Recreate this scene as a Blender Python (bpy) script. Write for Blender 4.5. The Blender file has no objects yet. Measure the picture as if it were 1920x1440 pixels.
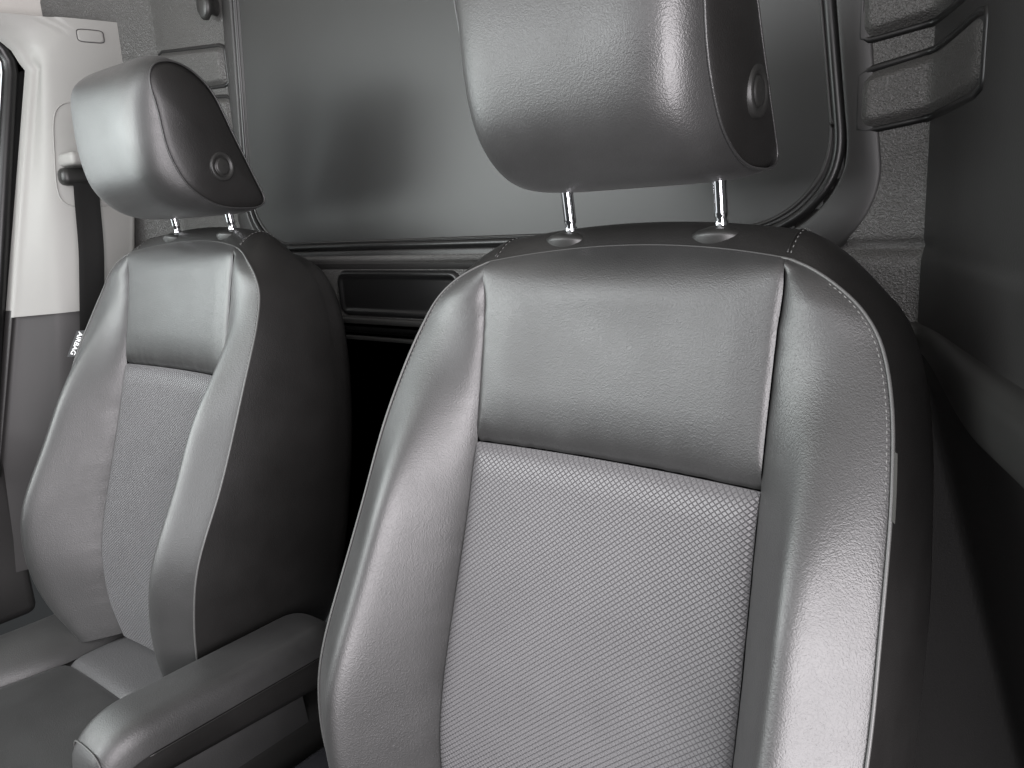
import bpy, math, random
import numpy as np
from mathutils import Vector, Matrix
random.seed(4); rng = np.random.default_rng(4)
sc = bpy.context.scene
C = sc.collection

# ------------------------------------------------------------------ camera
def cam_matrix(yaw, pitch, roll, loc):
    f = np.array([-math.sin(yaw)*math.cos(pitch), math.cos(yaw)*math.cos(pitch), -math.sin(pitch)])
    r = np.array([math.cos(yaw), math.sin(yaw), 0.0]); u = np.cross(r, f)
    r2 = math.cos(roll)*r + math.sin(roll)*u; u2 = -math.sin(roll)*r + math.cos(roll)*u
    m = Matrix.Identity(4)
    for i in range(3):
        m[i][0] = r2[i]; m[i][1] = u2[i]; m[i][2] = -f[i]; m[i][3] = loc[i]
    return m
cd = bpy.data.cameras.new('camera'); cam = bpy.data.objects.new('camera', cd); C.objects.link(cam)
cd.sensor_width = 36; cd.lens = 36*1453.1/1920; cd.clip_start = 0.01; cd.clip_end = 50
cam.matrix_world = cam_matrix(math.radians(39.1975), math.radians(12.7056), math.radians(-3.6249), (0.37616, -0.673, 1.05))
sc.camera = cam
sc.render.resolution_x = 1024; sc.render.resolution_y = 768

# ------------------------------------------------------------------ light
w = bpy.data.worlds.new('World'); sc.world = w; w.use_nodes = True
bg = w.node_tree.nodes['Background']; bg.inputs[0].default_value = (0.92, 0.97, 1.0, 1); bg.inputs[1].default_value = 0.05
def area(name, loc, target, sx, sy, power, col):
    l = bpy.data.lights.new(name, 'AREA'); l.shape = 'RECTANGLE'; l.size = sx; l.size_y = sy; l.energy = power; l.color = col
    o = bpy.data.objects.new(name, l); C.objects.link(o); o.location = loc
    o.rotation_euler = (Vector(target)-Vector(loc)).to_track_quat('-Z', 'Y').to_euler()
    return o
LK = dict(wl=7.6, wr=3.6, la=10, lb=11, door=18)
def window(name, loc, target, sx, sy, k, col):      # k = radiance of the daylight behind it
    if k: area(name, loc, target, sx, sy, k*math.pi*sx*sy, col)
window('windscreen_light_left', (-0.90, -1.55, 1.38), (-0.90, -1.55+.585, 1.38-.81), 0.97, 1.1, LK['wl'], (0.965, 0.98, 1.0))
window('windscreen_light_right', (0.07, -1.55, 1.38), (0.07, -1.55+.585, 1.38-.81), 0.97, 1.1, LK['wr'], (0.98, 0.975, 1.0))
window('left_window_light', (-1.34, -0.75, 1.20), (-0.5, -0.5, 1.15), 0.75, 0.5, LK['la'], (0.95, 1.0, 0.985))
window('left_quarter_light', (-1.25, -1.40, 1.28), (-0.6, -0.2, 1.15), 0.6, 0.5, LK['lb'], (0.95, 1.0, 0.985))
window('door_light', (0.95, -0.90, 0.98), (0.1, -0.35, 0.98), 0.9, 1.05, LK['door'], (1.0, 0.955, 0.985))
vs = sc.view_settings; vs.view_transform = 'Standard'; vs.look = 'None'; vs.exposure = -0.42; vs.gamma = 1; vs.use_curve_mapping = False
sc.render.engine = 'CYCLES'

# ------------------------------------------------------------------ materials
def mat(name, col, rough=0.5, spec=0.5, metal=0.0, grain=None, grain_s=0.3, grain_d=0.0004, mottle=0.0, mottle_scale=9, dent=0.0, sheen=0.0, rvar=0.0, coat=0.0):
    m = bpy.data.materials.new(name); m.use_nodes = True
    n = m.node_tree.nodes; l = m.node_tree.links; b = n['Principled BSDF']
    b.inputs['Base Color'].default_value = (*col, 1); b.inputs['Roughness'].default_value = rough
    b.inputs['Specular IOR Level'].default_value = spec; b.inputs['Metallic'].default_value = metal
    b.inputs['Sheen Weight'].default_value = sheen; b.inputs['Sheen Roughness'].default_value = 0.4
    b.inputs['Coat Weight'].default_value = coat; b.inputs['Coat Roughness'].default_value = 0.35
    tc = n.new('ShaderNodeTexCoord'); last = None
    if grain:
        kind, scale = grain
        if kind == 'leather':
            t = n.new('ShaderNodeTexVoronoi'); t.feature = 'SMOOTH_F1'; t.inputs['Scale'].default_value = scale; t.inputs['Smoothness'].default_value = 0.5
            d0 = n.new('ShaderNodeTexNoise'); d0.inputs['Scale'].default_value = scale*0.5; d0.inputs['Detail'].default_value = 2
            mx = n.new('ShaderNodeMix'); mx.data_type = 'RGBA'; mx.inputs[0].default_value = 0.004
            l.new(tc.outputs['Object'], d0.inputs['Vector']); l.new(tc.outputs['Object'], mx.inputs[6]); l.new(d0.outputs['Color'], mx.inputs[7])
            l.new(mx.outputs[2], t.inputs['Vector']); out = t.outputs['Distance']
        else:
            t = n.new('ShaderNodeTexNoise'); t.inputs['Scale'].default_value = scale; t.inputs['Detail'].default_value = 2.5
            l.new(tc.outputs['Object'], t.inputs['Vector']); out = t.outputs['Fac']
        bp = n.new('ShaderNodeBump'); bp.inputs['Strength'].default_value = grain_s; bp.inputs['Distance'].default_value = grain_d
        l.new(out, bp.inputs['Height']); last = bp
    if dent:
        t = n.new('ShaderNodeTexNoise'); t.inputs['Scale'].default_value = 7; t.inputs['Detail'].default_value = 1
        l.new(tc.outputs['Object'], t.inputs['Vector'])
        bp = n.new('ShaderNodeBump'); bp.inputs['Strength'].default_value = 1; bp.inputs['Distance'].default_value = dent
        l.new(t.outputs['Fac'], bp.inputs['Height'])
        if last: l.new(last.outputs[0], bp.inputs['Normal'])
        last = bp
    if last: l.new(last.outputs[0], b.inputs['Normal'])
    if mottle or rvar:
        t = n.new('ShaderNodeTexNoise'); t.inputs['Scale'].default_value = mottle_scale; t.inputs['Detail'].default_value = 5; t.inputs['Roughness'].default_value = 0.6
        l.new(tc.outputs['Object'], t.inputs['Vector'])
        if mottle:
            r = n.new('ShaderNodeMapRange'); r.inputs[1].default_value = 0.3; r.inputs[2].default_value = 0.7; r.inputs[3].default_value = 1-mottle; r.inputs[4].default_value = 1+mottle
            l.new(t.outputs['Fac'], r.inputs[0])
            v = n.new('ShaderNodeVectorMath'); v.operation = 'SCALE'; v.inputs[0].default_value = col
            l.new(r.outputs[0], v.inputs['Scale']); l.new(v.outputs[0], b.inputs['Base Color'])
        if rvar:
            r = n.new('ShaderNodeMapRange'); r.inputs[1].default_value = 0.3; r.inputs[2].default_value = 0.7; r.inputs[3].default_value = rough-rvar; r.inputs[4].default_value = rough+rvar
            l.new(t.outputs['Fac'], r.inputs[0]); l.new(r.outputs[0], b.inputs['Roughness'])
    return m
M = {}
M['leather'] = mat('charcoal_leather', (0.031, 0.031, 0.0307), 0.41, 0.75, grain=('leather', 700), grain_s=0.35, grain_d=0.0005, mottle=0.13, dent=0.0008, rvar=0.07, sheen=0.05)
M['insert'] = mat('embossed_leather', (0.128, 0.126, 0.130), 0.44, 0.7, mottle=0.05, rvar=0.04)
M['insert_flat'] = mat('cushion_insert_leather', (0.085, 0.084, 0.086), 0.44, 0.7, grain=('leather', 420), grain_s=0.5, grain_d=0.0007, mottle=0.05)
M['side'] = mat('black_side_leather', (0.013, 0.0125, 0.012), 0.44, 0.55, grain=('leather', 700), grain_s=0.3, grain_d=0.0005, mottle=0.12, rvar=0.06)
M['thread'] = mat('grey_thread', (0.17, 0.17, 0.165), 0.6)
M['piping'] = mat('leather_piping', (0.085, 0.085, 0.083), 0.4, grain=('noise', 700), grain_s=0.4, grain_d=0.0003)  # paler than the seat leather; caught light is put into the colour
M['plastic'] = mat('black_plastic', (0.022, 0.022, 0.021), 0.4, 0.5, grain=('noise', 800), grain_s=0.2, grain_d=0.0003)
M['chrome'] = mat('chrome', (0.75, 0.76, 0.78), 0.12, metal=1.0)
M['bulk'] = mat('textured_grey_plastic', (0.072, 0.071, 0.068), 0.42, 0.6, grain=('leather', 520), grain_s=0.9, grain_d=0.0013, mottle=0.06)
M['shade_black'] = mat('shaded_wall_black', (0.009, 0.009, 0.009), 0.6, 0.3, grain=('noise', 400), grain_s=0.4, grain_d=0.0008)  # near-black colour carries the shade on the wall below the ledge
M['corner'] = mat('shaded_corner_plastic', (0.022, 0.0215, 0.021), 0.5, 0.4, grain=('noise', 500), grain_s=0.3, grain_d=0.0005, mottle=0.06)  # darker wall plastic; the shade of the turned corner is in its colour
M['panel'] = mat('matt_grey_panel', (0.027, 0.0278, 0.027), 0.40, 0.5, grain=('noise', 1200), grain_s=0.15, grain_d=0.0002, mottle=0.06, mottle_scale=4)
M['frame'] = mat('smooth_dark_moulding', (0.020, 0.0195, 0.019), 0.42, 0.5, grain=('noise', 900), grain_s=0.2, grain_d=0.0003)
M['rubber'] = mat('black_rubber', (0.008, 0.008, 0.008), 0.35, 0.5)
M['cream'] = mat('cream_trim', (0.34, 0.336, 0.322), 0.5, 0.4, grain=('noise', 900), grain_s=0.15, grain_d=0.0003, mottle=0.02)
M['liner'] = mat('headliner_cloth', (0.58, 0.56, 0.53), 0.85, 0.2, grain=('noise', 700), grain_s=0.4, grain_d=0.0005, mottle=0.03)
M['lowtrim'] = mat('dark_grey_trim', (0.045, 0.043, 0.043), 0.5, 0.5, grain=('noise', 900), grain_s=0.3, grain_d=0.0004, mottle=0.04)
M['web'] = mat('belt_webbing', (0.014, 0.014, 0.0138), 0.6, 0.3, grain=('noise', 1100), grain_s=0.4, grain_d=0.0004)
M['label'] = mat('tag_cloth', (0.02, 0.02, 0.022), 0.7)
M['print'] = mat('white_print', (0.8, 0.8, 0.8), 0.6)
M['tab'] = mat('grey_tab_cloth', (0.06, 0.058, 0.054), 0.7, grain=('noise', 900), grain_s=0.4)
M['floor'] = mat('rubber_floor', (0.02, 0.02, 0.02), 0.6, mottle=0.2)
M['gloss'] = mat('glossy_black_plastic', (0.03, 0.03, 0.034), 0.18, 0.5, mottle=0.1)
g = bpy.data.materials.new('window_glass'); g.use_nodes = True; nt = g.node_tree
nt.nodes.remove(nt.nodes['Principled BSDF'])
tr = nt.nodes.new('ShaderNodeBsdfTransparent'); tr.inputs[0].default_value = (0.93, 0.95, 0.95, 1); gl = nt.nodes.new('ShaderNodeBsdfGlossy'); gl.inputs['Roughness'].default_value = 0.02
fr = nt.nodes.new('ShaderNodeFresnel'); mxs = nt.nodes.new('ShaderNodeMixShader')
nt.links.new(fr.outputs[0], mxs.inputs[0]); nt.links.new(tr.outputs[0], mxs.inputs[1]); nt.links.new(gl.outputs[0], mxs.inputs[2]); nt.links.new(mxs.outputs[0], nt.nodes['Material Output'].inputs[0])
M['glass'] = g
s = bpy.data.materials.new('bright_sky'); s.use_nodes = True; nt = s.node_tree; nt.nodes.remove(nt.nodes['Principled BSDF'])
em = nt.nodes.new('ShaderNodeEmission'); em.inputs[0].default_value = (0.95, 0.98, 1, 1); em.inputs[1].default_value = 2.0
nt.links.new(em.outputs[0], nt.nodes['Material Output'].inputs[0]); M['sky'] = s

# ------------------------------------------------------------------ helpers
def sm(a, b, x):
    t = np.clip((np.asarray(x, float)-a)/(b-a), 0, 1); return t*t*(3-2*t)
def mesh_obj(name, V, F, m, parent=None, smooth=True):
    me = bpy.data.meshes.new(name); me.from_pydata([tuple(map(float, v)) for v in V], [], [tuple(map(int, f)) for f in F])
    me.materials.append(M[m] if isinstance(m, str) else m); me.validate(); me.update()
    if smooth: me.polygons.foreach_set('use_smooth', [True]*len(me.polygons))
    o = bpy.data.objects.new(name, me); C.objects.link(o)
    if parent is not None: o.parent = parent
    return o
def thing(name, label, cat, loc=(0, 0, 0), group=None):
    o = bpy.data.objects.new(name, None); C.objects.link(o); o.location = loc; o.empty_display_size = 0.05
    o['label'] = label; o['category'] = cat
    if group: o['group'] = group
    return o
def tag(o, label, cat, group=None):
    o['label'] = label; o['category'] = cat
    if group: o['group'] = group
    return o
def struct(o): o['kind'] = 'structure'; return o
def grid_faces(nr, nc, wrap=False, flip=False):
    F = []
    for i in range(nr-1):
        for j in range(nc if wrap else nc-1):
            a = i*nc+j; b = i*nc+(j+1) % nc; c_ = (i+1)*nc+(j+1) % nc; d = (i+1)*nc+j
            F.append((a, d, c_, b) if flip else (a, b, c_, d))
    return F
def grid_obj(name, P, m, parent=None, flip=False, wrap=False, smooth=True):
    P = np.asarray(P, float); nr, nc = P.shape[:2]
    return mesh_obj(name, P.reshape(-1, 3), grid_faces(nr, nc, wrap, flip), m, parent, smooth)
def pchip(xs, ys):
    xs = np.asarray(xs, float); ys = np.asarray(ys, float); h = np.diff(xs); d = np.diff(ys)/h
    m = np.zeros_like(ys); m[0] = d[0]; m[-1] = d[-1]
    for i in range(1, len(xs)-1):
        if d[i-1]*d[i] > 0:
            w1 = 2*h[i]+h[i-1]; w2 = h[i]+2*h[i-1]; m[i] = (w1+w2)/(w1/d[i-1]+w2/d[i])
    def f(x):
        x = np.clip(np.asarray(x, float), xs[0], xs[-1]); k = np.clip(np.searchsorted(xs, x)-1, 0, len(xs)-2)
        t = (x-xs[k])/h[k]
        return (2*t**3-3*t**2+1)*ys[k]+(t**3-2*t**2+t)*h[k]*m[k]+(-2*t**3+3*t**2)*ys[k+1]+(t**3-t**2)*h[k]*m[k+1]
    return f
def catmull(P, n, closed=False):
    P = np.asarray(P, float); N = len(P); out = []
    segs = N if closed else N-1
    dense = []
    for i in range(segs):
        g = lambda k: P[k % N] if closed else P[min(max(k, 0), N-1)]
        p0, p1, p2, p3 = g(i-1), g(i), g(i+1), g(i+2)
        for t in np.linspace(0, 1, 24, endpoint=False):
            dense.append(0.5*((2*p1)+(-p0+p2)*t+(2*p0-5*p1+4*p2-p3)*t*t+(-p0+3*p1-3*p2+p3)*t**3))
    if not closed: dense.append(P[-1])
    D = np.array(dense)
    if closed: D = np.vstack([D, D[:1]])
    return resample(D, n, closed)
def resample(D, n, closed=False):
    D = np.asarray(D, float)
    s = np.concatenate([[0], np.cumsum(np.linalg.norm(np.diff(D, axis=0), axis=1))])
    t = np.linspace(0, s[-1], n+1)[:-1] if closed else np.linspace(0, s[-1], n)
    return np.stack([np.interp(t, s, D[:, k]) for k in range(D.shape[1])], 1)
def tube(name, P, r, m, parent=None, nseg=8, closed=False, caps=True, rfun=None):
    P = np.asarray(P, float); n = len(P)
    T = np.gradient(P, axis=0)
    if closed: T = (np.roll(P, -1, 0)-np.roll(P, 1, 0))
    T /= np.linalg.norm(T, axis=1)[:, None]+1e-12
    ref = np.array([0, 0, 1.0]) if abs(T[0][2]) < 0.9 else np.array([1.0, 0, 0])
    N = np.cross(T[0], ref); N /= np.linalg.norm(N); V = []
    for i in range(n):
        N = N - T[i]*(N@T[i]); N /= np.linalg.norm(N); B = np.cross(T[i], N)
        rr = r if rfun is None else rfun(i/(n-1))
        for k in range(nseg):
            a = 2*math.pi*k/nseg; V.append(P[i]+rr*(math.cos(a)*N+math.sin(a)*B))
    F = grid_faces(n, nseg, True)
    if closed:
        for k in range(nseg): F.append(((n-1)*nseg+k, (n-1)*nseg+(k+1) % nseg, (k+1) % nseg, k))
    elif caps:
        F.append(tuple(range(nseg))[::-1]); F.append(tuple(range((n-1)*nseg, n*nseg)))
    return mesh_obj(name, V, F, m, parent)
def stitches(name, P, m, parent, pitch=0.0055, length=0.0036, r=0.0006):
    P = np.asarray(P, float)
    L = np.sum(np.linalg.norm(np.diff(P, axis=0), axis=1)); n = max(2, int(L/pitch)); Q = resample(P, n)
    V = []; F = []
    for i in range(n-1):
        d = Q[i+1]-Q[i]; d /= np.linalg.norm(d); a = np.cross(d, [0, 1, 0.3]); a /= np.linalg.norm(a); b = np.cross(d, a)
        c0 = Q[i]; k = len(V)
        for s_, q in ((-0.5, 0.45), (-0.25, 1), (0.25, 1), (0.5, 0.45)):
            for j in range(4):
                an = j*math.pi/2; V.append(c0+d*length*s_+r*q*(math.cos(an)*a+math.sin(an)*b))
        for i2 in range(3):
            for j in range(4): F.append((k+i2*4+j, k+i2*4+(j+1) % 4, k+i2*4+4+(j+1) % 4, k+i2*4+4+j))
        F.append((k+3, k+2, k+1, k)); F.append((k+12, k+13, k+14, k+15))
    o = mesh_obj(name, V, F, m, parent); o['kind'] = 'stuff'
    return o
def rbox(name, lo, hi, r, m, parent=None, seg=3):
    import bmesh
    bm = bmesh.new(); bmesh.ops.create_cube(bm, size=1)
    lo = np.array(lo); hi = np.array(hi)
    for v in bm.verts: v.co = Vector(((lo+hi)/2+np.array(v.co)*(hi-lo)).tolist())
    bmesh.ops.bevel(bm, geom=list(bm.edges), offset=r, segments=seg, profile=0.5, affect='EDGES', clamp_overlap=True)
    me = bpy.data.meshes.new(name); bm.to_mesh(me); bm.free(); me.materials.append(M[m])
    me.polygons.foreach_set('use_smooth', [True]*len(me.polygons))
    o = bpy.data.objects.new(name, me); C.objects.link(o)
    if parent is not None: o.parent = parent
    return o
# ------------------------------------------------------------------ seat shape (metres; seat centre at x = 0, facing -Y)
ZB = 0.36
base = pchip([.36, .42, .50, .56, .62, .68, .74, .81, .87, .92, .95, .972, .984, .993, 1.0], [-.185, -.193, -.188, -.172, -.152, -.133, -.114, -.095, -.0815, -.070, -.0635, -.0588, -.0562, -.0520, -.040])
pipy = pchip([.36, .42, .50, .579, .637, .673, .754, .824, .872, .91, .938, .959, .98, .997], [-.217, -.238, -.249, -.241, -.217, -.196, -.156, -.124, -.099, -.079, -.067, -.061, -.054, -.042])
pipx = pchip([.36, .39, .42, .46, .5, .579, .673, .754, .824, .872, .91, .938, .959, .98, .992, .997], [.192, .218, .235, .251, .260, .267, .267, .263, .259, .253, .2445, .234, .22, .195, .172, .157])
rearY = pchip([.36, .459, .604, .756, .845, .916, .972, 1.01], [-.06, -.035, -.003, .026, .035, .038, .036, .036])
seamx = pchip([.36, .45, .60, .80, .94, .975, .997], [.128, .146, .157, .153, .155, .157, .1555])
def soften(f, sig=.022, zt=.945):
    zz = np.linspace(.30, 1.06, 381); v = f(zz); k = np.exp(-(np.arange(-40, 41)*.002/sig)**2/2); k /= k.sum()
    vp = np.concatenate([2*v[0]-v[1:41][::-1], v, 2*v[-1]-v[-41:-1][::-1]]); sv = np.convolve(vp, k, 'valid')
    w_ = sm(zt-.05, zt, zz); out = sv*(1-w_)+v*w_
    return lambda z: np.interp(z, zz, out)
base = soften(base); pipy = soften(pipy); pipx = soften(pipx, .018, .90)
crown = pchip([.36, .45, .60, .78, .86, .92, 1.0], [.020, .028, .034, .033, .025, .010, 0])
_q = np.linspace(0, 1, 101); _tri = np.where(_q < .50, _q/.50, 1-(_q-.50)/.50)
_ker = np.exp(-(np.linspace(-.20, .20, 41)/.115)**2); _ker /= _ker.sum()
_pad = np.concatenate([_q[:20]/.50*0-_tri[1:21][::-1], _tri, -_tri[-21:-1][::-1]])
_sm = np.convolve(_pad, _ker, 'same')[20:121]; RID = int(np.argmax(_sm)); QR = _q[RID]; _sm = _sm/_sm[RID]
BQ = _q; BV = _sm
TOPZ = 0.012; TOPY = 0.024
def top_lift(x, z):
    k = np.clip((z-.955)/.0425, 0, 1)**3*np.clip(1-(x/.157)**2, 0, 1)
    return k
ZS = .812
def seam_z(x): return ZS + 0.0005*(1-(x/.153)**2)
def front_pt(x, z, part):
    """a point of the backrest's front skin before grooves"""
    wv = seamx(z); b = base(z); ax = abs(x)
    if ax <= wv:
        y = b + 0.007*(1-(x/wv)**2)*sm(1.0, .93, z)
    else:
        p = max(pipx(z), wv+1e-4); q = (ax-wv)/(p-wv)
        yp = pipy(z); cr = float(crown(z)); yc = yp-cr; low = float(sm(.985, .74, z))
        q = min(q, 1)
        t = np.interp(q, BQ, BV); u_ = q*q*(3-2*q)
        yl = b+(yc-b)*t if q < QR else yp+(yc-yp)*t
        yh = b+(yp-b)*u_-0.008*math.sin(math.pi*q)*sm(.997, .96, z)
        y = yh+(yl-yh)*low
    k = top_lift(x, z)
    return np.array([x, y+TOPY*k, z+TOPZ*k])
def zrows(z0, z1, n, dense_top=False):
    t = np.linspace(0, 1, n)
    if dense_top: t = 1-(1-t)**1.6
    return z0+(z1-z0)*t
def edge_param(n):   # dense at both ends
    t = np.linspace(-1, 1, n); return 0.5*t*0.45+0.5*np.sin(t*math.pi/2)*0.0+0.5*np.sign(t)*(1-(1-np.abs(t))**2)*0.55
def puck(z): return 1+.09*math.sin(z*190+2.5*math.sin(z*61))*math.sin(z*47+1)
def groove(d, G, L): return G*math.exp(-max(d, 0)/L)

def build_backrest(root, mirror_tab):
    # upper panel
    ep = edge_param(61)*2
    ep = ep/abs(ep).max()
    rows = []
    tt = np.linspace(0, 1, 60); tt = np.where(tt < .35, (tt/.35)**1.8*.2, .2+(tt-.35)/.65*.8)
    for t in tt:
        r = []
        for u in ep:
            z = ZS+(0.9975-ZS)*t; x = u*seamx(z); zz = z+0.0005*(1-(x/.153)**2)*(1-t)
            p = front_pt(x, zz, 0)
            dl = seamx(zz)-abs(x); db = zz-seam_z(x)
            fade = 1-sm(.955, .99, zz) if x < 0 else 1
            p[1] += max(groove(dl, (.0055 if x < 0 else .0034)*fade*puck(zz), .0035*puck(zz+.3)), groove(db, .0125*puck(x*1.3), .011*puck(x+.2)))-0.003*sm(0, .06, db)*sm(0, .04, dl)*sm(.99, .93, zz)
            r.append(p)
        rows.append(r)
    core = None
    up = grid_obj('upper_panel', rows, 'leather', None)
    # side bolsters
    bol = []
    for sgn in (-1, 1):
        rows = []
        for z in zrows(ZB, .997, 150, True):
            wv = float(seamx(z)); p_ = max(float(pipx(z)), wv+2e-4); r = []
            for q in np.concatenate([np.linspace(0, .2, 9)[:-1], np.linspace(.2, .9, 20), np.linspace(.9, 1, 8)[1:]]):
                x = wv+(p_-wv)*q; p = front_pt(x, z, 1)
                d = x-wv; fade = (1-sm(.955, .99, z)) if sgn < 0 else (1-sm(.985, .997, z))
                p[1] += groove(d, .0065*fade*puck(z), .006*puck(z+.5))
                p[1] += groove(p_-x, .0015*sm(.06, .1, p_-wv), .0025)
                p[0] *= sgn; r.append(p)
            rows.append(r)
        o = grid_obj('side_bolster', rows, 'leather', None, flip=sgn < 0); bol.append(o)
    # embossed insert: real diamonds
    du, dv = 0.0062/2, 0.0050/2
    zl, zh = 0.34, ZS
    V = []; F = []; idx = {}
    def surf(x, z, h):
        wv = float(seamx(z)); x = max(-wv, min(wv, x)); zt = seam_z(x); z = min(z, zt)
        p = front_pt(x, max(z, ZB), 0)
        if z < ZB: p[2] = z; p[1] += (ZB-z)*1.0
        dl = wv-abs(x); db = zt-z
        p[1] += max(groove(dl, .0065, .006), groove(db, .009, .006))-h-0.002*sm(0, .03, db)
        return p
    nz = int((zh-zl)/dv)+4; nx = int(.16/du)+2
    def vid(i, j, k, ox=0, oz=0):
        key = (i, j, k)
        if key not in idx:
            idx[key] = len(V); x = i*du; z = zl+j*dv
            V.append(surf(x+ox, z+oz, 0.00075 if k else 0.0))
        return idx[key]
    for j in range(1, nz):
        for i in range(-nx, nx+1):
            if (i+j) % 2: continue
            z = zl+j*dv; wv = float(seamx(z))
            if abs(i*du) > wv+du*0.99 or z > seam_z(i*du)+dv: continue
            c4 = [vid(i-1, j, 0), vid(i, j-1, 0), vid(i+1, j, 0), vid(i, j+1, 0)]
            k = 0.70
            t4 = []
            for a, (di, dj) in enumerate(((-1, 0), (0, -1), (1, 0), (0, 1))):
                V.append(surf(i*du+di*du*k, z+dj*dv*k, 0.0011)); t4.append(len(V)-1)
            F.append(tuple(t4))
            for a in range(4): F.append((c4[a], c4[(a+1) % 4], t4[(a+1) % 4], t4[a]))
    ins = mesh_obj('embossed_insert', V, F, 'insert', None, smooth=False); ins['kind'] = 'stuff'
    # piping loop
    zz = np.concatenate([zrows(ZB, .90, 60), zrows(.903, .997, 50)])
    R_ = [[float(pipx(z)), float(pipy(z)), float(z)] for z in zz]
    T_ = []
    for x in np.linspace(.157, -.157, 41)[1:-1]:
        k = 1-(x/.157)**2; T_.append([x, -.042+TOPY*k, .997+TOPZ*k])
    Lp = [[-x, y, z] for x, y, z in R_[::-1]]
    loop = resample(np.array(R_+T_+Lp), 260)
    # shell from the piping to the rear
    rows = []; nl = 22
    for i, P in enumerate(loop):
        z = P[2]; sgn = 1 if P[0] > 0 else -1
        topk = sm(.955, 1.0, z)
        Q = np.array([P[0]*.985, rearY(min(z, 1.01)), z-0.004-0.01*topk])
        c1 = np.array([P[0]+sgn*.010*(1-topk)*sm(.36, .5, z), P[1]*.62+Q[1]*.38, z+.030*topk+.004*(1-topk)*0])
        c2 = np.array([P[0]+sgn*.006*(1-topk), P[1]*.2+Q[1]*.8, z+.028*topk])
        r = []
        for t in np.linspace(0, 1, nl):
            r.append((1-t)**3*P+3*(1-t)**2*t*c1+3*(1-t)*t*t*c2+t**3*Q)
        # rounded rear edge into the back
        Cn = np.array([P[0]*.8, Q[1]+.045, (Q[2]-.7)*.93+.69])
        for t in (0.15, .35, .6, 1.0):
            cc = np.array([Q[0], Cn[1], Q[2]]) ; r.append((1-t)**2*Q+2*(1-t)*t*cc+t*t*Cn)
        r.append(np.array([0, Cn[1]+.004, Cn[2]]))
        rows.append(r)
    rows = np.array(rows)
    iR = int(np.argmin(np.linalg.norm(loop-np.array([.157, -.042, .997]), axis=1))); iL = len(loop)-1-iR
    sideR = grid_obj('side_panel', rows[:iR+1], 'side', None)
    topP = grid_obj('top_panel', rows[iR:iL+1], 'side', None)
    sideL = grid_obj('side_panel', rows[iL:], 'side', None)
    core = topP; core.name = 'backrest'; core.parent = root
    for o in (up, ins, sideR, sideL, *bol): o.parent = core
    pip = loop.copy(); pip[:, 1] -= .0008
    tube('piping', pip, .0014, 'piping', core, 7)
    # stitches just inside the piping and up the shoulder seams
    nrm = loop.copy(); nrm[:, 0] *= .984; nrm[:, 1] -= .0012; nrm[:, 2] -= .003*sm(.97, 1, loop[:, 2])
    stitches('stitching', nrm, 'thread', core, pitch=.0052, length=.003, r=.00055)
    for i in (iR, iL):
        q = rows[i][1:nl-3].copy(); q[:, 2] += .0003
        tube('shoulder_seam', q, .0009, 'side', core, 6)
        q2 = q.copy(); q2[:, 0] += .003*(1 if i == iL else 1); q2[:, 2] += .0006
        stitches('stitching', q2, 'thread', core, pitch=.0055, length=.003, r=.00045)
    return core, loop

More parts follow.
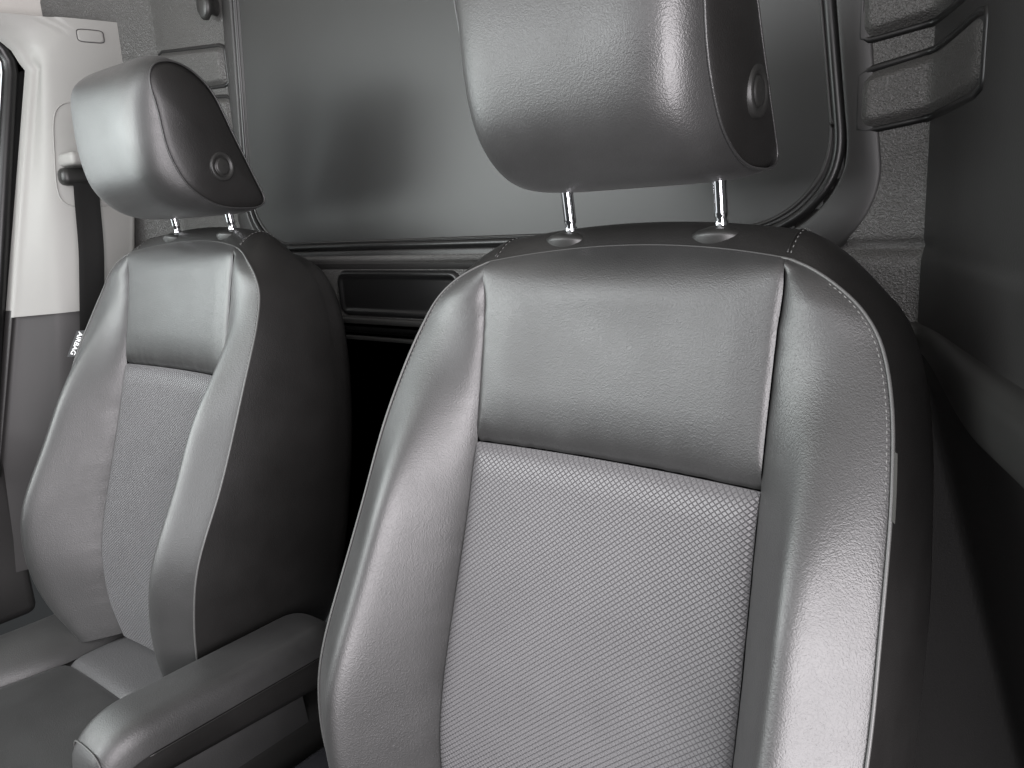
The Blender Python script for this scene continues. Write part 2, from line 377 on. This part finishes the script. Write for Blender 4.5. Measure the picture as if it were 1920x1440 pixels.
HS = [(-.105, 1.262), (-.115, 1.240), (-.110, 1.202), (-.104, 1.150), (-.085, 1.107), (-.058, 1.083), (-.028, 1.071), (.010, 1.068), (.033, 1.071), (.040, 1.082), (.028, 1.112), (.002, 1.172), (-.022, 1.228), (-.048, 1.256), (-.078, 1.268)]
HC = [(-.118, 1.268), (-.133, 1.244), (-.139, 1.200), (-.138, 1.152), (-.128, 1.110), (-.101, 1.079), (-.062, 1.063), (.005, 1.060), (.033, 1.065), (.044, 1.080), (.032, 1.112), (.006, 1.172), (-.020, 1.234), (-.052, 1.268), (-.088, 1.281)]
def build_headrest(root, dz, dy=0):
    n = 96; hw = .116
    S_ = catmull(HS, n, True); K_ = catmull(HC, n, True)
    S_ += [dy, dz]; K_ += [dy, dz]
    us = np.concatenate([np.linspace(-1, -.8, 14)[:-1], np.linspace(-.8, .8, 30), np.linspace(.8, 1, 14)[1:]])
    rows = []
    cen = S_.mean(0)
    for u in us:
        k = abs(u)**7; e = max(0, (abs(u)-.93)/.07)
        pr = K_*(1-k)+S_*k; th = np.arange(n)/n*2*math.pi
        rip = .0045*max(0, (abs(u)-.72)/.28)**2*np.sin(th*19+2.2*np.sin(th*5+(2 if u > 0 else 0)))*np.sin(th*3+1.5)*(1 if abs(u) < .985 else .5)
        pr = cen+(pr-cen)*(1-.012*e**3+rip[:, None])
        x = hw*u
        rows.append([[x, a, b] for a, b in pr])
    head = grid_obj('headrest', rows, 'leather', root, wrap=True, flip=True)
    # puckered seam
    for sgn in (-1, 1):
        R2 = []
        pr0 = cen+(S_-cen)*(1-.012)
        for t in np.linspace(0, 1, 22):
            f = 1-t
            bul = .010*(1-(1-t)**2.2)
            edge = -.0025*math.exp(-t/.05)
            R2.append([[sgn*(hw+bul+edge), a, b] for a, b in (cen+(pr0-cen)*f)])
        # flatten the button seat
        R2 = np.array(R2)
        grid_obj('side_panel', R2, 'side' , head, wrap=True, flip=sgn < 0)
        lp = np.array([[sgn*(hw+.0006), a, b] for a, b in cen+(S_-cen)*.999])
        tube('seam', lp, .0013, 'leather', head, 6, closed=True)
        bc = np.array([sgn*(hw+.008), -.030+dy, 1.128+dz])
        prof = [(0, .0045), (.006, .0042), (.0078, .0036), (.0082, .001), (.0092, .001), (.0098, .0035), (.0125, .0042), (.0138, .003), (.0142, -.004)]
        V = []
        for rr, h in prof:
            for a in np.linspace(0, 2*math.pi, 28, endpoint=False):
                V.append(bc+np.array([sgn*h, 1.38*rr*math.cos(a), 1.5*rr*math.sin(a)]))
        mesh_obj('release_button', V, grid_faces(len(prof), 28, True, flip=sgn > 0), 'plastic', head)
        # chrome rod with notched foot
        zb = 1.018; rod = [[sgn*.0815, .0, zb]]
        P = np.array([[sgn*.0815, .001-(z-1.02)*.13, z] for z in np.linspace(1.010, 1.085+dz, 24)])
        def rf(t): 
            z = 1.010+t*(.075+dz); return .0062 if not (1.0285 < z < 1.0315) else .0050
        tube('chrome_rod', P, .0062, 'chrome', head, 20, rfun=rf)
    return head

def build_sleeves(root):
    for sgn in (-1, 1):
        prof = [(.0075, .010), (.010, .0102), (.013, .009), (.021, .0062), (.027, .0025), (.0285, -.001), (.027, -.012)]
        V = []; ca, sa = math.cos(-.20), math.sin(-.20)
        for rr, h in prof:
            for a in np.linspace(0, 2*math.pi, 36, endpoint=False):
                x = rr*math.cos(a); y = rr*.85*math.sin(a)
                V.append([sgn*.0815+x, 0.0+y*ca+h*sa*-1*-1, 1.0125+h-y*sa*-1])
        mesh_obj('rod_sleeve', V, grid_faces(len(prof), 36, True), 'plastic', root)

def build_cushion(root, floor_z):
    # cushion skin as a height field z(x, y), split at its seams
    def bx(y): return .150+.05*sm(-.26, -.55, y)
    def cz(x, y):
        ax = abs(x); b = bx(y); edge = .262
        z0 = .348+.02*sm(-.45, -.62, y)-.05*sm(-.62, -.70, y)**2
        if ax <= b:
            z = z0+.006*math.cos(ax/b*math.pi/2)
        else:
            q = (ax-b)/(edge-b); z = z0+.048*math.sin(math.pi*min(1, q**.8)*.62)-.10*max(0, q-.72)**2/.08
        return z
    xs = np.linspace(-1, 1, 41); ys_r = np.linspace(-.10, -.268, 24); ys_f = np.linspace(-.268, -.70, 60)
    def panel(name, ys, xa, xb, m, nx, tuck):
        rows = []
        for y in ys:
            r = []
            for t in np.linspace(0, 1, nx):
                x = xa(y)+(xb(y)-xa(y))*t; z = cz(x, y)
                d = min(abs(abs(x)-bx(y)), 1); z -= .007*math.exp(-d/.006)
                if tuck: z -= .010*math.exp(-abs(y+.268)/.008)
                r.append([x, y, z])
            rows.append(r)
        return grid_obj(name, rows, m, root)
    cu = panel('cushion', ys_f, lambda y: -bx(y), lambda y: bx(y), 'leather', 41, True)
    re = panel('cushion_insert', ys_r, lambda y: -bx(y), lambda y: bx(y), 'insert_flat', 41, True); re.parent = cu
    for sgn in (-1, 1):
        ys = np.linspace(-.10, -.70, 70)
        o = panel('cushion_bolster', ys, (lambda y: bx(y)) if sgn > 0 else (lambda y: -.262), (lambda y: .262) if sgn > 0 else (lambda y: -bx(y)), 'leather', 30, False); o.parent = cu
    cr = grid_obj('cushion_core', [[[x, y, cz(x, y)-.013] for x in np.linspace(-.255, .255, 40)] for y in np.linspace(-.10, -.69, 40)], 'side', root); cr.parent = cu
    b = rbox('seat_base', (-.255, -.66, .20), (.255, .00, .30), .02, 'plastic', root)
    rbox('pedestal', (-.20, -.55, floor_z), (.20, -.05, .21), .015, 'plastic', root)

N = thing('front_seat', 'near charcoal leather seat in the right foreground, with diamond-embossed back insert', 'car seat', (0, 0, 0), 'front seats')
brN, loopN = build_backrest(N, 1); build_headrest(N, .002); build_sleeves(N); build_cushion(N, 0.0)
Fs = thing('front_seat', 'far charcoal leather seat beside the cream pillar, with AIRBAG tag and folded-down armrest', 'car seat', (-.80, .013, .022), 'front seats')
brF, loopF = build_backrest(Fs, -1); build_headrest(Fs, -.014); build_sleeves(Fs); build_cushion(Fs, -.022)

# airbag tags sewn into the outer piping
def airbag_tag(root, sgn, loop):
    seg = [p for p in loop if (p[0]*sgn > .2 and .822 < p[2] < .868)]
    seg = np.array(sorted(seg, key=lambda p: p[2])); seg = resample(seg, 12)
    out = np.array([.55, -.75, 0.0]) if sgn > 0 else np.array([-.80, -.60, 0.0]); out /= np.linalg.norm(out)
    wd = .0165 if sgn < 0 else .0065
    V = []
    nrm = np.array([0, -1, .2])*.0006
    for p in seg:
        for t in (0, .5, 1):
            V.append(p+out*wd*t+nrm)
    k = len(V)
    for p in seg:
        for t in (0, .5, 1): V.append(p+out*wd*t-nrm)
    F = grid_faces(12, 3); F += [tuple(a+k for a in f[::-1]) for f in F]
    ring = [i*3+2 for i in range(12)]
    F += [(ring[i], ring[i+1], ring[i+1]+k, ring[i]+k) for i in range(11)]
    F += [(0, 1, 1+k, k), (1, 2, 2+k, 1+k), (33, 33+k, 34+k, 34), (34, 34+k, 35+k, 35)]
    t = mesh_obj('airbag_tag', V, F, 'label' if sgn < 0 else 'tab', root, smooth=False)
    if sgn < 0:
        t['label'] = 'small dark tag printed AIRBAG sewn into the outer seam'
        cu = bpy.data.curves.new('tag_text', 'FONT'); cu.body = 'AIRBAG'; cu.size = .0125; cu.align_x = 'CENTER'; cu.align_y = 'CENTER'; cu.extrude = .0002; cu.offset = .00015
        tmp = bpy.data.objects.new('tag_text', cu); C.objects.link(tmp)
        bpy.context.view_layer.update()
        dg = bpy.context.evaluated_depsgraph_get(); me = bpy.data.meshes.new_from_object(tmp.evaluated_get(dg)); bpy.data.objects.remove(tmp)
        o = bpy.data.objects.new('tag_print', me); C.objects.link(o); me.materials.clear(); me.materials.append(M['print'])
        d = seg[0]-seg[-1]; L = np.linalg.norm(d); d /= L       # reads downwards
        up = -out*-1; up = up-d*(up@d); up /= np.linalg.norm(up)
        nn = np.cross(d, up)
        if nn[1] > 0: up = -up; nn = np.cross(d, up)
        cpos = (seg[0]+seg[-1])/2+out*wd*.5+nn*.0012
        xs = np.array([v.co.x for v in me.vertices]); wtx = xs.max()-xs.min(); sx = L*.86/wtx
        for v in me.vertices:
            q = cpos+d*v.co.x*sx+up*v.co.y*.95+nn*v.co.z; v.co = Vector(q.tolist())
        o.parent = t
airbag_tag(brF, -1, loopF); airbag_tag(brN, 1, loopN)

# armrest on the far seat's inner side (in the far seat's frame)
def armrest(root):
    y0, y1 = -.075, -.425; x0, x1 = .268, .352
    rows = []
    ys = np.linspace(0, 1, 60)
    prof = [(0, -.085), (.0, -.03), (.025, -.009), (.10, .000), (.3, .0025), (.55, .0025), (.78, .0005), (.91, -.007), (.985, -.022), (1.0, -.038)]
    P0 = catmull([(a, b) for a, b in prof], 40)
    rows = []
    for t in ys:
        y = y0+(y1-y0)*t
        er = min(1, t/.16); ef = min(1, (1-t)/.20)
        rr = math.sqrt(max(0, 1-(1-er)**2)); rf_ = math.sqrt(max(0, 1-(1-ef)**2))
        zt = .486+.004*t-.045*(1-rr)-.050*(1-rf_)
        xc = (x0+x1)/2; sc_ = .35+.65*rf_ if ef < 1 else 1
        r = []
        for a, b in P0:
            x = x0+(x1-x0)*a; x = xc+(x-xc)*(sc_**.6)
            r.append([x, y, zt+max(b, -.04)])
        rows.append(r)
    pad = grid_obj('armrest', rows, 'leather', root, flip=False)
    # lower shell
    rows = []
    for t in ys:
        y = y0+(y1-y0)*t; er = min(1, t/.12); ef = min(1, (1-t)/.25)
        rr = math.sqrt(max(0, 1-(1-er)**2)); rf_ = math.sqrt(max(0, 1-(1-ef)**2))
        zt = .486+.004*t-.045*(1-rr)-.050*(1-rf_)
        xc = (x0+x1)/2; k = (.35+.65*rf_)**.6
        zb = .486-.090+.02*t+.008*(1-rf_)
        prf = [(0.03, -.035), (0.03, None), (.10, 'b'), (.5, 'b'), (.88, 'b'), (.96, None), (.975, -.046), (.975, -.030)]
        r = []
        for a, b in prf:
            x = x0+(x1-x0)*a; x = xc+(x-xc)*k
            z = zb+.012 if b is None else (zb if b == 'b' else zt+b)
            r.append([x, y, min(z, zt-.02)])
        rows.append(r)
    lo = grid_obj('armrest_underside', rows, 'side', pad)
    e = rows[-1]; 
    # seam along the side and round the nose
    q = [[x1+.0005, y0+(y1-y0)*t, .486+.004*t-.040] for t in np.linspace(.05, .83, 40)]
    tube('seam', q, .0011, 'side', pad, 6)
    nose = []
    rowsn = np.array([[(x0+x1)/2+(x0+(x1-x0)*a-(x0+x1)/2)*.85, y1+.012, .49-.020+max(b, -.05)*1.0] for a, b in P0])
    tube('nose_seam', rowsn, .0012, 'piping', pad, 6)
    # pivot disc between pad and backrest
    V = []; prof = [(0, .0), (.030, .0), (.034, -.004), (.034, -.03)]
    for rr, h in prof:
        for a in np.linspace(0, 2*math.pi, 30, endpoint=False): V.append([x0+h+.004, y0-.045+rr*math.cos(a), .44+rr*math.sin(a)])
    mesh_obj('pivot_disc', V, grid_faces(4, 30, True, True), 'plastic', pad)
armrest(Fs)

# ------------------------------------------------------------------ bulkhead behind the seats
YB = .19
def bulk_y(x, z):
    x = np.asarray(x, float); z = np.asarray(z, float)
    y = YB+0*x+0*z
    x0 = .205*sm(.84, .89, z)+(.232+(.80-z)*.27)*(1-sm(.84, .89, z))
    t = np.clip((x-x0), 0, None); y = y-(np.sqrt(t*t+.012**2)-.012)*2.3
    t = np.clip(-1.175-x, 0, None); y = y-(np.sqrt(t*t+.015**2)-.015)*0.9
    return y
def win_sdf(x, z):
    """rounded opening of the blank window panel (narrower towards the top)"""
    cx = -.405; k = (z-1.005)
    hw = .535-.11*np.clip(k-.06, 0, None); zc = 1.42; hh = .415; r = .105
    qx = np.abs(x-cx)-hw+r; qz = np.abs(z-zc)-hh+r
    return np.sqrt(np.clip(qx, 0, None)**2+np.clip(qz, 0, None)**2)+np.minimum(np.maximum(qx, qz), 0)-r
B = thing('bulkhead', 'dark textured plastic partition wall with raised pads behind the seats', 'partition', (0, YB, 0))
def patch(name, xs, zs, yf, m, parent, keep=None):
    X, Z = np.meshgrid(xs, zs); Y = yf(X, Z)
    P = np.stack([X, Y, Z], -1); nr, nc = X.shape
    F = grid_faces(nr, nc)
    if keep is not None:
        K = keep(X, Z).reshape(-1); F = [f for f in F if all(K[i] for i in f)]
        used = sorted({i for f in F for i in f}); mp = {u: k for k, u in enumerate(used)}
        V = P.reshape(-1, 3)[used]; F = [tuple(mp[i] for i in f) for f in F]
    else: V = P.reshape(-1, 3)
    V = np.array(V)
    if parent is B: V[:, 1] -= YB
    return mesh_obj(name, V, F, m, parent)
def sheet_y(X, Z):
    y = bulk_y(X, Z); d = win_sdf(X, Z)
    # moulded frame round the window panel
    # ledge under the window: two steps
    inx = sm(-1.12, -1.08, X)*sm(.26, .22, X)
    y = y-.012*np.exp(-((Z-.985)/.006)**2)*sm(-.95, -.9, X)*sm(.10, .05, X)
    y = y+.010*np.exp(-((Z-.990)/.0035)**2)*sm(.10, .13, X)*sm(.235, .215, X)
    y = y-.008*sm(.984, .976, Z)*sm(.135, .15, X)
    # lower recess between the seats
    y = y+.030*sm(.865, .855, Z)*sm(-1.0, -.95, X)*sm(.10, .05, X)
    return y
xs = np.concatenate([np.arange(-1.34, .08, .006), np.arange(.08, .40, .004)]); zs = np.arange(.30, 1.78, .005)
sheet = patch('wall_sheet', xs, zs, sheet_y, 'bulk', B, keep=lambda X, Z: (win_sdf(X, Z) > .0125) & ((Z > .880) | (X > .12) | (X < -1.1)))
patch('shaded_lower_wall', np.arange(-1.12, .14, .01), np.arange(.30, .889, .006), lambda X, Z: sheet_y(X, Z)+.001, 'shade_black', B)
patch('shaded_lower_wall', np.arange(-1.12, .14, .01), np.arange(.30, .889, .006), lambda X, Z: sheet_y(X, Z)+.001, 'shade_black', B)
patch('shaded_corner', np.arange(.2095, .42, .004), zs, lambda X, Z: sheet_y(X, Z)-.0003-.003*sm(.2095, .215, X), 'corner', B)
pan = patch('window_panel', np.arange(-.97, .16, .01), np.arange(.98, 1.78, .01), lambda X, Z: YB+.004+0*X, 'panel', B, keep=lambda X, Z: win_sdf(X, Z) < .012)
# rubber seal round the panel
def win_loop(off):
    cx = -.405; pts = []
    for z in np.arange(1.11, 1.77, .01): pts.append((cx+.535+off-.11*max(0, z-1.005-.06), z))
    R_ = np.array(pts)[::-1]
    r = .105; hw = .535+off; zb = 1.005-off
    arc = np.array([(cx+hw-r+r*math.cos(a)-.11*max(0, (zb+r+r*math.sin(a))-1.065), zb+r+r*math.sin(a)) for a in np.linspace(0, -math.pi/2, 16)])
    Lf = np.array([(2*cx-x, z) for x, z in np.vstack([R_, arc])[::-1]])
    return resample(np.vstack([R_, arc, Lf]), 300)
q = win_loop(.0); tube('window_seal', np.stack([q[:, 0], 0*q[:, 0]+.0035, q[:, 1]], 1), .0062, 'rubber', B, 10)
prof = [(-.010, .0038), (-.0085, .0010), (-.0070, .0012), (-.006, .006), (.006, .006), (.0072, -.0005), (.0085, -.0012), (.012, -.0016), (.022, -.0026), (.030, -.0024), (.035, -.0014), (.0375, -.0004), (.0395, .002)]
offs = [np.stack([*win_loop(o_).T[:1], np.full(300, y_), win_loop(o_)[:, 1]], 1) for o_, y_ in prof]
grid_obj('window_frame', np.transpose(np.array(offs), (1, 0, 2)), 'frame', B, flip=False)
# raised pads: (x0, x1, z at x0 (low, high), z at x1 (low, high))
def pad(x0, x1, za, zb, h=.020):
    def sdf(X, Z):
        t = (X-x0)/(x1-x0); lo = za[0]+(zb[0]-za[0])*t; hi = za[1]+(zb[1]-za[1])*t
        qx = np.abs(X-(x0+x1)/2)-(x1-x0)/2; qz = np.abs(Z-(lo+hi)/2)-(hi-lo)/2; r = .008
        qx += r; qz += r
        return np.sqrt(np.clip(qx, 0, None)**2+np.clip(qz, 0, None)**2)+np.minimum(np.maximum(qx, qz), 0)-r
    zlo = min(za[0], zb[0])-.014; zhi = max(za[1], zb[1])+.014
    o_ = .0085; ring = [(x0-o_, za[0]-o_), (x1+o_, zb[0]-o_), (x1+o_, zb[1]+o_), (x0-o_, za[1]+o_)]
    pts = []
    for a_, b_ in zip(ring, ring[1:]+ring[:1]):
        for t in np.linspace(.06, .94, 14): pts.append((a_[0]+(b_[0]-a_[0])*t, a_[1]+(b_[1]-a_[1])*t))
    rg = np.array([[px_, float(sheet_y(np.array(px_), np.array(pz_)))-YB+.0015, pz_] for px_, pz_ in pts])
    tube('pad_shade_ring', rg, .0042, 'rubber', B, 8, closed=True)  # black tube stands in for the shadow in the gap round the pad
    return patch('raised_pad', np.linspace(x0-.014, x1+.014, 90), np.linspace(zlo, zhi, 60),
          lambda X, Z: sheet_y(X, Z)+.0015-h*sm(.010, -.004, sdf(X, Z)), 'bulk', B, keep=lambda X, Z: sdf(X, Z) < .0125)
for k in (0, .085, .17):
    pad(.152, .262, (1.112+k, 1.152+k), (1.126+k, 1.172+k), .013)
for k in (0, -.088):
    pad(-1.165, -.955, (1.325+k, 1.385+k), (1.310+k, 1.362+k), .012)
# storage pocket cover under the window between the seats
def rr_sdf(X, Z, cx, cz, hx, hz, r):
    qx = np.abs(X-cx)-hx+r; qz = np.abs(Z-cz)-hz+r
    return np.sqrt(np.clip(qx, 0, None)**2+np.clip(qz, 0, None)**2)+np.minimum(np.maximum(qx, qz), 0)-r
rr_ = lambda X, Z: rr_sdf(X, Z, -.555, .927, .135, .030, .012)
patch('recess_cover', np.linspace(-.71, -.40, 120), np.linspace(.885, .97, 50), lambda X, Z: sheet_y(X, Z)+.001-.007*sm(.010, .004, rr_(X, Z))+.0045*sm(.001, -.006, rr_(X, Z)), 'rubber', B, keep=lambda X, Z: rr_(X, Z) < .0105)  # black puts the shade under the window into the cover's colour
tube('ledge_rail', np.array([[x, -.012, .883] for x in np.linspace(-1.0, .08, 60)]), .006, 'plastic', B, 8)
tube('ledge_rail', np.array([[x, -.006, .852] for x in np.linspace(-1.0, .08, 60)]), .004, 'plastic', B, 8)
# lower access panel outline on the right
q = catmull([(.19, .800), (.222, .797), (.240, .775), (.250, .735), (.262, .68), (.278, .60), (.292, .53), (.305, .45)], 60)
tube('panel_joint', np.array([[x, float(sheet_y(np.array(x), np.array(z)))-YB-.0002, z] for x, z in q]), .0020, 'rubber', B, 6)
# coat hook knob by the window's top corner
V = []; prof = [(0, -.030), (.014, -.030), (.018, -.026), (.018, -.020), (.011, -.014), (.011, 0)]
for rr, h in prof:
    for a in np.linspace(0, 2*math.pi, 24, endpoint=False): V.append([-.955+rr*math.cos(a), h, 1.435+rr*1.4*math.sin(a)])
mesh_obj('hook_knob', V, grid_faces(6, 24, True), 'plastic', B)

# ledge on the right of the partition
def ledge():
    rows = []
    xs = np.linspace(.20, .40, 40)
    for x in xs:
        k = sm(.20, .30, x); yb = float(bulk_y(x, .9))
        d = .018+.040*k; z0 = .912-.004*k; th = .024+.026*k
        prof = catmull([(yb+.01, z0+.004), (yb-d*.5, z0+.002), (yb-d*.92, z0-.006), (yb-d, z0-.016), (yb-d*.93, z0-th*.8), (yb-d*.6, z0-th), (yb+.01, z0-th*1.15)], 30)
        rows.append([[x, a, b] for a, b in prof])
    return rows
tag(grid_obj('trim_ledge', ledge(), 'plastic', None), 'dark curved trim ledge on the wall right of the near seat', 'trim')

# ------------------------------------------------------------------ left side: pillar, belt, door, headliner
def line(z, z0, y0, z1, y1): return y0+(y1-y0)*(z-z0)/(z1-z0)
def pillar_rows(za, zb, n, off=0.0):
    rows = []
    for z in np.linspace(za, zb, n):
        e = line(z, .9, -.115, 1.38, .004) if z < 1.37 else float(np.interp(z, [1.37, 1.40, 1.43, 1.455], [-.004, -.018, -.055, -.14])); c1 = line(z, .9, -.048, 1.4, .026); rgt = line(z, 1.0, .107, 1.45, .178)
        lean = (z-.9)*.03
        P = catmull([(-1.335, e-.004), (-1.318, e+.002), (-1.312+off, e+.012), (-1.285+off, c1-.012), (-1.272+off, c1+.012), (-1.258+off, (c1+rgt)/2), (-1.250+off, rgt-.008), (-1.252, rgt+.004), (-1.29, rgt+.02)], 60)
        rows.append([[x+lean, y, z] for x, y in P])
    return rows
pt = thing('pillar_trim', 'cream upper pillar trim panel beside the far headrest', 'trim', (-1.3, .05, .905))
def off_parent(o, p):
    o.parent = p; o.matrix_parent_inverse = Matrix.Translation(p.location).inverted(); return o
off_parent(grid_obj('trim_panel', pillar_rows(.905, 1.455, 50), 'cream', None), pt)
def pil_pt(yv, z, d=0.0):
    r = np.array(pillar_rows(z, z+.001, 2)[0]); seg = r[6:52]
    k = np.argmin(np.abs(seg[:, 1]-yv)); x = np.interp(yv, seg[:, 1], seg[:, 0]); return np.array([x+d, yv, z])
def outline(pts, r, name, m, parent):
    P = np.array([pil_pt(y, z, .0004) for y, z in pts]); off_parent(tube(name, P, r, m, None, 6), parent)
# badge cap and belt cover outline (raised rims)
def rrect(cy, cz, hy, hz, r, n=64, shear=.0):
    pts = []
    for a in np.linspace(0, 2*math.pi, n, endpoint=True):
        ca, sa = math.cos(a), math.sin(a); e = 5
        x = hy*np.sign(ca)*abs(ca)**(2/e); z = hz*np.sign(sa)*abs(sa)**(2/e); pts.append((cy+x+shear*z, cz+z))
    return pts
def cap(name, cy, cz, hy, hz, h, m):
    V = []; R0 = rrect(cy, cz, hy, hz, 0)[:-1]; n = len(R0)
    for k, d in ((1.06, -.0005), (1.0, h), (.9, h*1.1), (.0, h*1.2)):
        for y, z in R0: V.append(pil_pt(cy+(y-cy)*k, cz+(z-cz)*k, d))
    return off_parent(mesh_obj(name, V, grid_faces(4, n, True, True), m, None), pt)
cap('badge_cap', .095, 1.425, .022, .010, .0012, 'cream')
outline(rrect(.095, 1.425, .0235, .0115, 0), .0008, 'cap_joint', 'lowtrim', pt)
outline(rrect(.065, 1.205, .066, .098, 0, 90, .12), .0012, 'cover_joint', 'cream', pt)

lt = grid_obj('lower_pillar_trim', pillar_rows(.40, .918, 40, -.012), 'lowtrim'); tag(lt, 'dark grey lower pillar trim under the cream panel by the far seat', 'trim')
hl = []
for t in np.linspace(0, 1, 30):
    a = t*math.pi/2
    hl.append([[-1.345+.31*(1-math.cos(a)), y, 1.452+.245*math.sin(a)+.02*t] for y in np.linspace(-1.1, .22, 40)])
hl += [[[-1.035+1.55*k, y, 1.717] for y in np.linspace(-1.1, .22, 40)] for k in (.1, .25, .5, .75, 1.0)]
h = struct(grid_obj('headliner', hl, 'liner')); h['label'] = 'cream cloth headliner curving up over the left pillar'

# belt: webbing + slot + cover
belt = thing('seat_belt', 'dark grey seat belt hanging down the cream pillar behind the far seat', 'seat belt', (-1.23, .06, 1.17))
P = []
for z in np.linspace(1.165, .60, 40):
    y = line(z, 1.16, .036, .9, -.006) if z > .8 else line(z, .9, -.006, .6, -.04)
    x = pil_pt(.05, max(z, .92))[0]+.018+.02*sm(1.165, 1.0, z)
    P.append([[x-.006*0, y-.024, z], [x+.0008, y-.012, z], [x-.0006, y, z], [x+.0008, y+.012, z], [x, y+.024, z]])
off_parent(grid_obj('webbing', P, 'web', None, flip=True), belt)
pc = pil_pt(.052, 1.17)
o = rbox('slot_bezel', (pc[0]-.01, -.008, 1.146), (pc[0]+.022, .078, 1.180), .012, 'plastic', None); off_parent(o, belt)
o = rbox('belt_cover', (pc[0]-.01, .000, 1.182), (pc[0]+.055, .080, 1.206), .008, 'cream', None); off_parent(o, belt)

# door: seal, inner panel, glass
dr = thing('left_door', 'left door with black rubber window seal and bright glass', 'door', (-1.36, -.3, .4))
ed = np.array([(-1.335, line(z, .9, -.135, 1.38, -.020), z) for z in np.linspace(.35, 1.36, 40)])
top = catmull([(-.020, 1.36), (-.030, 1.40), (-.07, 1.44), (-.14, 1.465), (-.30, 1.475), (-.6, 1.47)], 30)
sl = np.vstack([ed, [(-1.335, y, z) for y, z in top[1:]]])
off_parent(tube('window_seal', sl, .014, 'rubber', None, 10), dr)
sl2 = sl.copy(); sl2[:, 0] -= .018; sl2[:, 1] -= .020; off_parent(tube('inner_seal', sl2, .009, 'lowtrim', None, 10), dr)
gy = np.linspace(-.75, -.02, 2)
off_parent(mesh_obj('window_glass', [(-1.365, -.75, .93), (-1.365, -.12, .93), (-1.365, -.03, 1.45), (-1.365, -.75, 1.46), (-1.369, -.75, .93), (-1.369, -.12, .93), (-1.369, -.03, 1.45), (-1.369, -.75, 1.46)], [(0, 1, 2, 3), (7, 6, 5, 4), (0, 4, 5, 1), (1, 5, 6, 2), (2, 6, 7, 3), (3, 7, 4, 0)], 'glass', None, False), dr)
fs = np.array([[(-1.352, y_, z_), (-1.352, y_-.045, z_)] for y_, z_ in zip(sl[:50, 1]+.045, sl[:50, 2])])
off_parent(grid_obj('frame_strip', fs, 'rubber', None), dr)
fs = np.array([[(-1.352, y_+.07, z_+.03), (-1.352, y_, z_-.004)] for y_, z_ in sl[39:, 1:]])
off_parent(grid_obj('frame_strip', fs, 'rubber', None), dr)
off_parent(rbox('door_panel', (-1.40, -.75, .30), (-1.33, -.165, .92), .02, 'lowtrim', None), dr)
off_parent(rbox('door_pull', (-1.345, -.42, .60), (-1.30, -.185, .70), .014, 'plastic', None), dr)
tag(rbox('sill_trim', (-1.30, -.16, .24), (-1.14, .05, .36), .03, 'cream', None), 'pale trim corner showing behind the far seat cushion', 'trim')

# tray between the seats
ct = thing('console_tray', 'glossy black storage tray between the two seats', 'tray', (-.40, -.15, 0))
off_parent(rbox('tray_box', (-.50, -.24, 0.0), (-.30, .05, .30), .012, 'gloss', None), ct)
off_parent(rbox('tray_rim', (-.505, -.245, .29), (-.295, -.225, .312), .006, 'gloss', None), ct)
off_parent(rbox('tray_rim', (-.505, .03, .29), (-.295, .05, .34), .006, 'gloss', None), ct)

# ------------------------------------------------------------------ floor and outside
fl = struct(mesh_obj('floor', [(-1.45, -1.2, 0), (.9, -1.2, 0), (.9, .3, 0), (-1.45, .3, 0)], [(0, 1, 2, 3)], 'floor', None, False)); fl['label'] = 'black rubber cab floor under the seats'
sk = struct(mesh_obj('sky', [(-2.3, -2.2, .2), (-2.3, .6, .2), (-2.3, .6, 2.4), (-2.3, -2.2, 2.4)], [(0, 1, 2, 3)], 'sky', None, False)); sk['label'] = 'overexposed daylight outside the left door window'
